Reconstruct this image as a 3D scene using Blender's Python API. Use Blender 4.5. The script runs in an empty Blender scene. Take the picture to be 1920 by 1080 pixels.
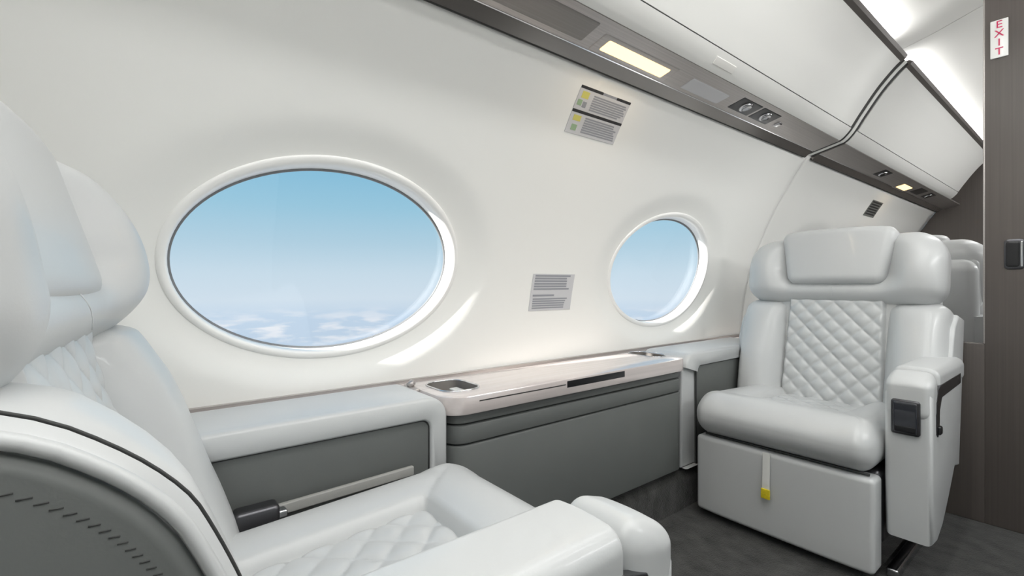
import bpy, bmesh, math, random
import numpy as np
from mathutils import Vector, Matrix

# ------------------------------------------------------------------ scene, camera, light
scene = bpy.context.scene
COL = scene.collection
EYE = 0.86                                    # camera height above the cabin floor
VX, VY, HY = 2080.0, 250.0, 532.0             # vanishing points of cabin length / width, horizon row
FPX = math.sqrt((VX - 960) * (960 - VY))
AX = math.atan((VX - 960) / FPX)
cd = bpy.data.cameras.new('camera'); cam = bpy.data.objects.new('camera', cd); COL.objects.link(cam)
cd.sensor_fit = 'HORIZONTAL'; cd.sensor_width = 36.0; cd.lens = 36.0 * FPX / 1920.0
cd.shift_y = (HY - 540.0) / 1920.0
cd.clip_start = 0.02
cam.location = (0, 0, EYE); cam.rotation_euler = (math.pi / 2, 0, AX - math.pi / 2)
scene.camera = cam
vs = scene.view_settings
vs.view_transform = 'Standard'; vs.look = 'None'; vs.gamma = 1.0; vs.use_curve_mapping = False
vs.exposure = 0.0

def lin(c):
    return tuple(((v / 255.0) / 12.92 if v / 255.0 <= 0.04045 else ((v / 255.0 + 0.055) / 1.055) ** 2.4) for v in c)

def build_world():
    w = bpy.data.worlds.new('sky'); scene.world = w; w.use_nodes = True
    nt = w.node_tree; nt.nodes.clear()
    N = nt.nodes.new; L = nt.links.new
    tc = N('ShaderNodeTexCoord'); sp = N('ShaderNodeSeparateXYZ'); L(tc.outputs['Generated'], sp.inputs[0])
    mr = N('ShaderNodeMapRange'); mr.inputs['From Min'].default_value = -0.4; mr.inputs['From Max'].default_value = 0.8
    L(sp.outputs['Z'], mr.inputs['Value'])
    cr = N('ShaderNodeValToRGB'); L(mr.outputs[0], cr.inputs[0])
    stops = [(-0.4, (206, 218, 233)), (-0.11, (194, 214, 234)), (-0.065, (196, 217, 237)), (-0.03, (212, 228, 241)),
             (0.02, (203, 224, 238)), (0.08, (180, 212, 230)), (0.15, (156, 203, 226)), (0.24, (133, 192, 222)), (0.8, (84, 150, 200))]
    el = cr.color_ramp.elements
    while len(el) > 1: el.remove(el[-1])
    for i, (z, c) in enumerate(stops):
        p = (z + 0.4) / 1.2
        e = el[0] if i == 0 else el.new(p)
        e.position = p; e.color = lin(c) + (1,)
    # cloud bank just below the horizon
    mp = N('ShaderNodeMapping'); mp.inputs['Scale'].default_value = (11, 11, 52); L(tc.outputs['Generated'], mp.inputs[0])
    no = N('ShaderNodeTexNoise'); no.inputs['Scale'].default_value = 1.6; no.inputs['Detail'].default_value = 6; L(mp.outputs[0], no.inputs['Vector'])
    c2 = N('ShaderNodeValToRGB'); L(no.outputs['Fac'], c2.inputs[0])
    c2.color_ramp.elements[0].position = 0.47; c2.color_ramp.elements[0].color = (0, 0, 0, 1)
    c2.color_ramp.elements[1].position = 0.64; c2.color_ramp.elements[1].color = (1, 1, 1, 1)
    band = N('ShaderNodeValToRGB'); L(mr.outputs[0], band.inputs[0])
    b = band.color_ramp.elements; b[0].position = 0.20; b[0].color = (0.25, 0.25, 0.25, 1); b[1].position = 0.30; b[1].color = (0, 0, 0, 1)
    e = b.new(0.265); e.color = (1, 1, 1, 1)
    mu = N('ShaderNodeMath'); mu.operation = 'MULTIPLY'; L(c2.outputs[0], mu.inputs[0]); L(band.outputs[0], mu.inputs[1])
    mx = N('ShaderNodeMix'); mx.data_type = 'RGBA'; L(mu.outputs[0], mx.inputs['Factor']); L(cr.outputs[0], mx.inputs[6]); mx.inputs[7].default_value = lin((236, 241, 248)) + (1,)
    bg = N('ShaderNodeBackground'); bg.inputs['Strength'].default_value = 1.0; L(mx.outputs[2], bg.inputs['Color'])
    out = N('ShaderNodeOutputWorld'); L(bg.outputs[0], out.inputs[0])
build_world()

SUN_DIR = Vector((0.80, -0.04, -0.38)).normalized()
sl = bpy.data.lights.new('sun', 'SUN'); sl.energy = 14.0; sl.angle = math.radians(0.8); sl.color = (1, 0.97, 0.92)
so = bpy.data.objects.new('sun', sl); COL.objects.link(so); so.rotation_euler = SUN_DIR.to_track_quat('-Z', 'Y').to_euler()
so.location = (-3, 4, 4)

CEIL_W = 19.5     # added ceiling fill lights, out of view
COVE_W = 8.0
OPP_W = 9.0     # unseen fill lights added on the opposite side

# ------------------------------------------------------------------ helpers
LOC = {}
def mesh_from(name, verts, faces, mat, parent=None, smooth=True, loc=None, angle=None):
    """one mesh object; verts in world space, stored relative to its root"""
    if parent is not None:
        L0 = LOC[parent.name]
    else:
        L0 = Vector(loc) if loc is not None else Vector((0, 0, 0))
    me = bpy.data.meshes.new(name)
    me.from_pydata([tuple(Vector(v) - L0) for v in verts], [], faces)
    bm = bmesh.new(); bm.from_mesh(me)
    bmesh.ops.recalc_face_normals(bm, faces=bm.faces)
    bm.to_mesh(me); bm.free()
    for p in me.polygons: p.use_smooth = smooth
    if angle is not None:
        me.set_sharp_from_angle(angle=math.radians(angle))
    if mat: me.materials.append(mat)
    o = bpy.data.objects.new(name, me); COL.objects.link(o)
    if parent is not None: o.parent = parent
    else: o.location = L0
    LOC[o.name] = L0
    return o

def tag(o, label=None, cat=None, group=None, kind=None):
    if label: o['label'] = label
    if cat: o['category'] = cat
    if group: o['group'] = group
    if kind: o['kind'] = kind
    return o

def thing(name, loc, label=None, cat=None, group=None, kind=None):
    o = bpy.data.objects.new(name, None); COL.objects.link(o); o.location = loc; o.empty_display_size = 0.1
    LOC[o.name] = Vector(loc)
    return tag(o, label, cat, group, kind)

def axis_samples(lo, hi, r, n, k=4):
    if r <= 0: return list(np.linspace(lo, hi, n + 1))
    r = min(r, (hi - lo) / 2 - 1e-5)
    cs = [r * (1 - math.tan(math.radians(45 * (1 - i / k)))) for i in range(k + 1)]
    mid = list(np.linspace(lo + r, hi - r, n + 1))
    return [lo + c for c in cs[:-1]] + mid + [hi - c for c in reversed(cs[:-1])]

def rbox(lo, hi, r, n=(4, 4, 4), k=4, fn=None):
    """rounded box as one closed grid surface, optionally warped by fn"""
    if not hasattr(r, '__len__'): r = (r, r, r)
    r = [min(r[i], (hi[i] - lo[i]) / 2 - 1e-5) for i in range(3)]
    S = [axis_samples(lo[i], hi[i], r[i], n[i], k) for i in range(3)]
    idx = {}; V = []; Fc = []
    def vid(i, j, l):
        key = (i, j, l)
        if key in idx: return idx[key]
        p = [S[0][i], S[1][j], S[2][l]]
        inn = [min(max(p[a], lo[a] + r[a]), hi[a] - r[a]) for a in range(3)]
        d = [(p[a] - inn[a]) / r[a] if r[a] > 0 else 0 for a in range(3)]
        m = math.sqrt(sum(x * x for x in d))
        if m > 1e-9: q = [inn[a] + r[a] * d[a] / m for a in range(3)]
        else: q = p
        idx[key] = len(V); V.append(fn(*q) if fn else tuple(q)); return idx[key]
    A, B, C = len(S[0]) - 1, len(S[1]) - 1, len(S[2]) - 1
    for i in range(A):
        for j in range(B):
            for l in (0, C): Fc.append((vid(i, j, l), vid(i + 1, j, l), vid(i + 1, j + 1, l), vid(i, j + 1, l)))
    for i in range(A):
        for l in range(C):
            for j in (0, B): Fc.append((vid(i, j, l), vid(i + 1, j, l), vid(i + 1, j, l + 1), vid(i, j, l + 1)))
    for j in range(B):
        for l in range(C):
            for i in (0, A): Fc.append((vid(i, j, l), vid(i, j + 1, l), vid(i, j + 1, l + 1), vid(i, j, l + 1)))
    return V, Fc

def join(*parts):
    V = []; Fc = []
    for v, f in parts:
        o = len(V); V += list(v); Fc += [tuple(i + o for i in q) for q in f]
    return V, Fc

def tube(path, r, seg=8, closed=False):
    P = [Vector(p) for p in path]; n = len(P); V = []; Fc = []
    up = Vector((0, 0, 1))
    for i, p in enumerate(P):
        a = P[(i - 1) % n] if (closed or i > 0) else P[i]
        b = P[(i + 1) % n] if (closed or i < n - 1) else P[i]
        t = (b - a).normalized()
        ref = up if abs(t.z) < 0.95 else Vector((0, 1, 0))
        s = t.cross(ref).normalized(); q = s.cross(t)
        for j in range(seg):
            th = 2 * math.pi * j / seg
            V.append(tuple(p + s * (r * math.cos(th)) + q * (r * math.sin(th))))
    m = n if closed else n - 1
    for i in range(m):
        for j in range(seg):
            a = i * seg + j; b = i * seg + (j + 1) % seg
            c = ((i + 1) % n) * seg + (j + 1) % seg; d = ((i + 1) % n) * seg + j
            Fc.append((a, b, c, d))
    if not closed:
        Fc.append(tuple(range(seg))); Fc.append(tuple((n - 1) * seg + j for j in range(seg)))
    return V, Fc

def strip_x(profile, x0, x1, n=1):
    """closed (y,z) profile extruded along X"""
    m = len(profile); V = []; Fc = []
    xs = np.linspace(x0, x1, n + 1)
    for x in xs:
        for (y, z) in profile: V.append((x, y, z))
    for i in range(n):
        for j in range(m):
            Fc.append((i * m + j, i * m + (j + 1) % m, (i + 1) * m + (j + 1) % m, (i + 1) * m + j))
    Fc.append(tuple(range(m))); Fc.append(tuple(n * m + j for j in range(m)))
    return V, Fc

def offset_profile(pts, d):
    """thick closed loop from an open (y,z) polyline, offset by d to its left"""
    out = []
    for i, p in enumerate(pts):
        a = pts[max(i - 1, 0)]; b = pts[min(i + 1, len(pts) - 1)]
        tx, ty = b[0] - a[0], b[1] - a[1]; l = math.hypot(tx, ty) or 1
        out.append((p[0] - ty / l * d, p[1] + tx / l * d))
    return list(pts) + out[::-1]

def smooth_poly(pts, n=40):
    """Catmull-Rom through 2D points"""
    P = [pts[0]] + list(pts) + [pts[-1]]; out = []
    seg = len(pts) - 1; per = max(2, n // seg)
    for i in range(seg):
        p0, p1, p2, p3 = [np.array(P[i + j], float) for j in range(4)]
        for k in range(per):
            t = k / per
            out.append(tuple(0.5 * ((2 * p1) + (-p0 + p2) * t + (2 * p0 - 5 * p1 + 4 * p2 - p3) * t * t + (-p0 + 3 * p1 - 3 * p2 + p3) * t ** 3)))
    out.append(tuple(pts[-1])); return out

def prism(outline, v0, v1, fn, bevel=0.01, seg=3):
    """2D outline (a,b) extruded between v0 and v1, bevelled all round, mapped by fn(a, v, b)"""
    bm = bmesh.new()
    vs_ = [bm.verts.new((a, v0, b)) for a, b in outline]
    f = bm.faces.new(vs_)
    ret = bmesh.ops.extrude_face_region(bm, geom=[f])
    nv = [g for g in ret['geom'] if isinstance(g, bmesh.types.BMVert)]
    bmesh.ops.translate(bm, verts=nv, vec=(0, v1 - v0, 0))
    bmesh.ops.recalc_face_normals(bm, faces=bm.faces)
    if bevel > 0:
        es = [e for e in bm.edges if abs(e.verts[0].co.y - e.verts[1].co.y) < 1e-6]
        bmesh.ops.bevel(bm, geom=es, offset=bevel, segments=seg, profile=0.5, affect='EDGES', clamp_overlap=True)
    bm.verts.ensure_lookup_table()
    for i, v in enumerate(bm.verts): v.index = i
    V = [fn(*v.co) for v in bm.verts]; Fc = [tuple(v.index for v in f.verts) for f in bm.faces]
    bm.free(); return V, Fc

def sst(a, b, x):
    t = min(max((x - a) / (b - a), 0), 1); return t * t * (3 - 2 * t)

# ------------------------------------------------------------------ materials
def mat(name, rgb, rough=0.5, metal=0.0, coat=0.0, vary=0.0, vscale=(8, 8, 8), bump=0.0, bscale=200.0, bdist=0.001, spec=0.5, bstretch=(1, 1, 1), sheen=0.0):
    m = bpy.data.materials.new(name); m.use_nodes = True
    nt = m.node_tree; N = nt.nodes.new; L = nt.links.new
    bs = nt.nodes['Principled BSDF']
    c = lin(rgb) + (1,)
    bs.inputs['Base Color'].default_value = c; bs.inputs['Roughness'].default_value = rough
    bs.inputs['Metallic'].default_value = metal; bs.inputs['Coat Weight'].default_value = coat
    bs.inputs['Specular IOR Level'].default_value = spec
    if sheen: bs.inputs['Sheen Weight'].default_value = sheen
    tc = N('ShaderNodeTexCoord')
    if vary:
        mp = N('ShaderNodeMapping'); mp.inputs['Scale'].default_value = vscale; L(tc.outputs['Object'], mp.inputs[0])
        no = N('ShaderNodeTexNoise'); no.inputs['Scale'].default_value = 1; no.inputs['Detail'].default_value = 5; L(mp.outputs[0], no.inputs['Vector'])
        cr = N('ShaderNodeValToRGB'); L(no.outputs['Fac'], cr.inputs[0])
        cr.color_ramp.elements[0].position = 0.3; cr.color_ramp.elements[1].position = 0.7
        cr.color_ramp.elements[0].color = tuple(x * (1 - vary) for x in c[:3]) + (1,)
        cr.color_ramp.elements[1].color = tuple(min(1, x * (1 + vary)) for x in c[:3]) + (1,)
        L(cr.outputs[0], bs.inputs['Base Color'])
    if bump:
        mp2 = N('ShaderNodeMapping'); mp2.inputs['Scale'].default_value = tuple(bscale * s for s in bstretch); L(tc.outputs['Object'], mp2.inputs[0])
        n2 = N('ShaderNodeTexNoise'); n2.inputs['Scale'].default_value = 1; n2.inputs['Detail'].default_value = 3; L(mp2.outputs[0], n2.inputs['Vector'])
        bu = N('ShaderNodeBump'); bu.inputs['Strength'].default_value = bump; bu.inputs['Distance'].default_value = bdist
        L(n2.outputs['Fac'], bu.inputs['Height']); L(bu.outputs[0], bs.inputs['Normal'])
    return m

def emit(name, rgb, strength):
    m = bpy.data.materials.new(name); m.use_nodes = True
    bs = m.node_tree.nodes['Principled BSDF']
    bs.inputs['Base Color'].default_value = lin(rgb) + (1,)
    bs.inputs['Emission Color'].default_value = lin(rgb) + (1,); bs.inputs['Emission Strength'].default_value = strength
    return m

def glass_mat():
    m = bpy.data.materials.new('window_glass'); m.use_nodes = True
    nt = m.node_tree; nt.nodes.clear(); N = nt.nodes.new; L = nt.links.new
    t = N('ShaderNodeBsdfTransparent'); g = N('ShaderNodeBsdfGlossy'); g.inputs['Roughness'].default_value = 0.02
    mx = N('ShaderNodeMixShader'); mx.inputs[0].default_value = 0.03
    L(t.outputs[0], mx.inputs[1]); L(g.outputs[0], mx.inputs[2])
    o = N('ShaderNodeOutputMaterial'); L(mx.outputs[0], o.inputs[0]); return m

M_WALL = mat('sidewall_vinyl', (244, 244, 240), 0.55, bump=0.05, bscale=400)
M_CEIL = mat('ceiling_panel', (238, 237, 232), 0.6, bump=0.04, bscale=300)
M_BIN = mat('bin_satin', (234, 234, 230), 0.42, bump=0.03, bscale=300)
M_FRAME = mat('window_frame_white', (246, 246, 243), 0.3, coat=0.2)
M_LEATHER = mat('pale_grey_leather', (198, 200, 200), 0.36, coat=0.10, vary=0.02, vscale=(5, 5, 5), bump=0.12, bscale=420, bdist=0.0006)
M_GREY = mat('slate_leather', (100, 103, 101), 0.5, vary=0.03, bump=0.15, bscale=420, bdist=0.0006)
M_SEAM = mat('seam_thread', (140, 142, 141), 0.7, bump=0.1, bscale=900)
M_DKSEAM = mat('dark_thread', (58, 59, 58), 0.7, bump=0.1, bscale=900)
M_GAP = mat('dark_gap', (46, 45, 43), 0.7, bump=0.05, bscale=300)
M_STRIP = mat('brushed_taupe_metal', (178, 173, 170), 0.34, metal=0.6, vary=0.10, vscale=(1.2, 260, 260), bump=0.06, bscale=60, bstretch=(0.05, 8, 8))
M_TABLE = mat('champagne_veneer', (216, 207, 204), 0.22, metal=0.25, coat=0.5, vary=0.08, vscale=(2, 60, 60), bump=0.02, bscale=60, bstretch=(0.05, 6, 6))
M_WOOD = mat('umber_veneer', (88, 82, 78), 0.42, coat=0.05, vary=0.10, vscale=(160, 160, 1.5), bump=0.05, bscale=60, bstretch=(6, 6, 0.05))
M_CARPET = mat('charcoal_carpet', (62, 62, 60), 0.95, vary=0.45, vscale=(22, 14, 14), bump=0.9, bscale=240, bdist=0.004, spec=0.1, sheen=0.2)
M_RAIL = mat('bronze_rail', (96, 92, 88), 0.5, metal=0.2, bump=0.03, bscale=200)
M_GASKET = mat('grey_gasket', (120, 122, 124), 0.5, bump=0.03, bscale=300)
M_STRAP = mat('grey_webbing', (158, 158, 154), 0.7, bump=0.3, bscale=600)
M_RAILM = mat('satin_rail_metal', (170, 165, 161), 0.24, metal=0.8, vary=0.06, vscale=(1.2, 260, 260), bump=0.03, bscale=60, bstretch=(0.05, 8, 8))
M_RAIL2 = mat('dull_taupe_metal', (140, 136, 133), 0.4, metal=0.5, vary=0.06, vscale=(1.2, 260, 260), bump=0.03, bscale=60)
M_CHROME = mat('polished_metal', (205, 205, 208), 0.15, metal=1.0, bump=0.02, bscale=200)
M_DARKMETAL = mat('gunmetal', (92, 92, 95), 0.3, metal=0.9, bump=0.03, bscale=200)
M_BLACK = mat('black_plastic', (28, 28, 30), 0.3, bump=0.03, bscale=300)
M_SCREEN = mat('screen_glass', (50, 52, 58), 0.08, coat=1.0, bump=0.005, bscale=60)
M_PLATE = mat('placard_silver', (206, 206, 208), 0.45, bump=0.02, bscale=300)
M_INK = mat('placard_grey_ink', (148, 150, 156), 0.6, bump=0.02, bscale=300)
M_INKD = mat('placard_black_ink', (44, 44, 46), 0.6, bump=0.02, bscale=300)
M_YEL = mat('placard_yellow_ink', (212, 205, 110), 0.6, bump=0.02, bscale=300)
M_GRN = mat('placard_green_ink', (150, 175, 140), 0.6, bump=0.02, bscale=300)
M_RED = mat('exit_red_ink', (204, 40, 92), 0.5, bump=0.02, bscale=300)
M_TAGY = mat('yellow_tag', (226, 205, 40), 0.5, vary=0.2, vscale=(90, 90, 90), bump=0.05, bscale=300)
M_WEB = mat('white_webbing', (222, 222, 218), 0.7, bump=0.4, bscale=600)
M_WARM = emit('warm_lamp', (255, 214, 150), 2.2)
M_FILL = emit('added_fill_glow', (255, 254, 250), 2.0)  # glowing surface of the added fill lights
M_GLASS = glass_mat()

# ------------------------------------------------------------------ cabin shell
XJ = 2.615                     # ring joint between the two cabin panels
XE = 5.45                      # far bulkhead
X0 = -1.35                     # end of the cabin behind the camera
def prof(w):                   # sidewall: lateral position at height w
    z = w - EYE; return 1.26 - 0.378 * (z + 0.3) ** 2
W_TOP, W_BOT = EYE + 0.645, 0.50
WINS = [(0.402, 0.915), (1.836, 0.915), (3.270, 0.915)]
WA, WB = 0.352, 0.233          # clear opening half axes (along cabin, up)
def dish(x, w):
    """each window sits in a shallow dished surround"""
    y = 0.0
    for cx, cw in WINS:
        e = math.hypot((x - cx) / (WA + 0.012), (w - cw) / (WB + 0.012))
        if e < 1.6:
            d = (e - 1.0) * WB * 1.25
            y += 0.021 * (1 - sst(0.0, 0.10, d))
    return y
def wall_y(x, w): return prof(w) + dish(x, w)

def wall_panel(name, x0, x1, wins, side=1):
    """sidewall panel with oval openings, built as polar patches merged along shared edges"""
    V = []; Fc = []
    cuts = [x0] + [(wins[i][0] + wins[i + 1][0]) / 2 for i in range(len(wins) - 1)] + [x1]
    nz = 26
    ws = np.linspace(W_BOT, W_TOP, nz + 1)
    for k, (cx, cw) in enumerate(wins):
        a, b = cuts[k], cuts[k + 1]
        nx = 40; xs = np.linspace(a, b, nx + 1)
        border = [(x, W_BOT) for x in xs[:-1]] + [(b, w) for w in ws[:-1]] + [(x, W_TOP) for x in xs[::-1][:-1]] + [(a, w) for w in ws[::-1][:-1]]
        nr = 26; base = len(V); nb = len(border)
        for (bx, bw) in border:
            th = math.atan2((bw - cw) / (WB + 0.012), (bx - cx) / (WA + 0.012))
            ex, ew = cx + (WA + 0.012) * math.cos(th), cw + (WB + 0.012) * math.sin(th)
            for r in range(nr + 1):
                t = (r / nr) ** 1.8
                x, w = ex + (bx - ex) * t, ew + (bw - ew) * t
                V.append((x, side * wall_y(x, w), w))
        for i in range(nb):
            j = (i + 1) % nb
            for r in range(nr):
                Fc.append((base + i * (nr + 1) + r, base + i * (nr + 1) + r + 1, base + j * (nr + 1) + r + 1, base + j * (nr + 1) + r))
    o = mesh_from(name, V, Fc, M_WALL)
    bm = bmesh.new(); bm.from_mesh(o.data); bmesh.ops.remove_doubles(bm, verts=bm.verts, dist=1e-4)
    bmesh.ops.recalc_face_normals(bm, faces=bm.faces)
    # face the cabin
    s = sum(f.normal.y * f.calc_area() for f in bm.faces)
    if s * side > 0: bmesh.ops.reverse_faces(bm, faces=bm.faces)
    bm.to_mesh(o.data); bm.free()
    md = o.modifiers.new('thickness', 'SOLIDIFY'); md.thickness = 0.012; md.offset = -1
    return tag(o, kind='structure')

tag(wall_panel('wall_left', X0, XJ - 0.0012, WINS[:2]), 'white curved cabin sidewall panel with two oval windows')
tag(wall_panel('wall_left', XJ + 0.0012, XE, WINS[2:]), 'white curved sidewall panel beyond the ring joint')
tag(wall_panel('wall_right', X0, XJ - 0.0012, WINS[:2], -1), 'white sidewall on the other side of the cabin')
tag(wall_panel('wall_right', XJ + 0.0012, XE, WINS[2:], -1), 'white far sidewall on the other side of the cabin')

def oval(cx, cw, a, b, yoff, n=96, side=1, flat=None):
    P = []
    for i in range(n):
        th = 2 * math.pi * i / n
        x, w = cx + a * math.cos(th), cw + b * math.sin(th)
        # the frame follows the sidewall lean
        P.append((x, side * (prof(w) + 0.021 + yoff), w))
    return P

def loops(rings):
    V = []; Fc = []; n = len(rings[0])
    for r in rings: V += r
    for k in range(len(rings) - 1):
        for i in range(n):
            Fc.append((k * n + i, k * n + (i + 1) % n, (k + 1) * n + (i + 1) % n, (k + 1) * n + i))
    return V, Fc

def window(k, cx, cw, side, label):
    root = thing('window_%d' % k, (cx, side * prof(cw), cw), label, None, None, 'structure')
    R = []
    for da, yo in ((0.014, 0.012), (0.0165, 0.001), (0.014, -0.0025), (0.007, -0.004), (0.000, -0.003), (-0.004, 0.002), (-0.006, 0.018), (-0.007, 0.036)):
        R.append(oval(cx, cw, WA + da, WB + da, yo, side=side))
    mesh_from('frame', *loops(R), M_FRAME, root)
    R = [oval(cx, cw, WA - 0.007 + d, WB - 0.007 + d, y, side=side) for d, y in ((0, 0.036), (-0.0045, 0.037), (-0.005, 0.041), (0, 0.044))]
    mesh_from('gasket', *loops(R), M_GASKET, root)
    R = oval(cx, cw, WA - 0.007, WB - 0.007, 0.044, side=side)
    R2 = oval(cx, cw, WA - 0.007, WB - 0.007, 0.050, side=side)
    V = []; Fc = []
    for rr in (R, R2):                      # two skins of the pane, ringed grid so it keeps the lean
        c0 = len(V); m = 8; n = len(rr)
        for q in range(1, m + 1):
            V += oval(cx, cw, (WA - 0.007) * q / m, (WB - 0.007) * q / m, 0.044 if rr is R else 0.050, side=side)
        V.append((cx, side * (prof(cw) + 0.021 + (0.044 if rr is R else 0.050)), cw)); cen = len(V) - 1
        for i in range(n): Fc.append((cen, c0 + i, c0 + (i + 1) % n))
        for q in range(m - 1):
            for i in range(n): Fc.append((c0 + q * n + i, c0 + q * n + (i + 1) % n, c0 + (q + 1) * n + (i + 1) % n, c0 + (q + 1) * n + i))
    mesh_from('pane', V, Fc, M_GLASS, root)
    return root
for i, (cx, cw) in enumerate(WINS):
    window(i + 1, cx, cw, 1, ('large oval window beside the near seat', 'oval window beside the far seat', 'oval window hidden behind the far seat headrest')[i])
    window(i + 4, cx, cw, -1, 'oval window in the opposite sidewall')

# floor and carpeted side ledge
tag(mesh_from('floor', *rbox((X0, -1.25, -0.04), (XE, 1.25, 0.0), 0.0, (1, 1, 1)), M_CARPET, smooth=False), 'charcoal carpeted cabin floor', kind='structure')
for s, nm in ((1, 'baseboard_left'), (-1, 'baseboard_right')):
    pr = [(s * 1.30, 0.0), (s * 1.015, 0.0), (s * 1.015, 0.11), (s * 1.03, 0.135), (s * 1.06, 0.145), (s * 1.30, 0.145)]
    tag(mesh_from(nm, *strip_x(pr, X0, XE), M_CARPET, smooth=False), 'carpeted kick ledge along the cabin side', kind='structure')
    pr = [(s * 1.235, 0.13), (s * 1.30, 0.13), (s * 1.30, 0.565), (s * 1.235, 0.565)]
    tag(mesh_from('trim_%d' % (1 if s > 0 else 2), *strip_x(pr, X0, XE), M_WALL, smooth=False), 'lower sidewall lining behind the seats', kind='structure')

# sidewall ledge rail
rl = thing('trim_3', (0.3, 1.22, 0.565), 'thin champagne ledge rail running along the sidewall', None, None, 'structure')
mesh_from('rail', *strip_x([(1.205, 0.556), (1.205, 0.572), (1.209, 0.576), (1.262, 0.576), (1.262, 0.556)], X0, XE), M_TABLE, rl, smooth=False)
mesh_from('rail_lip', *strip_x([(1.245, 0.576), (1.245, 0.586), (1.266, 0.586), (1.266, 0.576)], X0, XE), M_STRIP, rl, smooth=False)
mesh_from('latch', *rbox((0.165, 1.200, 0.560), (0.178, 1.2045, 0.577), 0.002, (1, 1, 1)), M_BLACK, rl)

# ---- overhead: service strip, bin, ceiling, both sides (profiles in (y, height))
A_ = EYE
PSU = [(0.935, A_ + 0.632), (0.900, A_ + 0.640), (0.783, A_ + 0.668)]
BIN = smooth_poly([(0.783, A_ + 0.668), (0.765, A_ + 0.681), (0.740, A_ + 0.710), (0.700, A_ + 0.774), (0.640, A_ + 0.862), (0.583, A_ + 0.928), (0.546, A_ + 0.961)], 120)
CROWN = smooth_poly([(0.640, A_ + 0.985), (0.590, A_ + 1.012), (0.520, A_ + 1.030), (0.440, A_ + 1.052), (0.307, A_ + 1.096), (0.16, A_ + 1.135), (0.0, A_ + 1.150)], 30)

def crown_panel(x0, x1, label):
    half = CROWN; full = half + [(-y, z) for y, z in half[::-1][1:]]
    o = mesh_from('ceiling', *strip_x(offset_profile(full, -0.02), x0, x1), M_CEIL, angle=40)
    return tag(o, label, kind='structure')
crown_panel(X0, XJ - 0.002, 'white vaulted ceiling panel over the near seats')
crown_panel(XJ + 0.002, XE, 'white vaulted ceiling panel beyond the joint')

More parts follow.
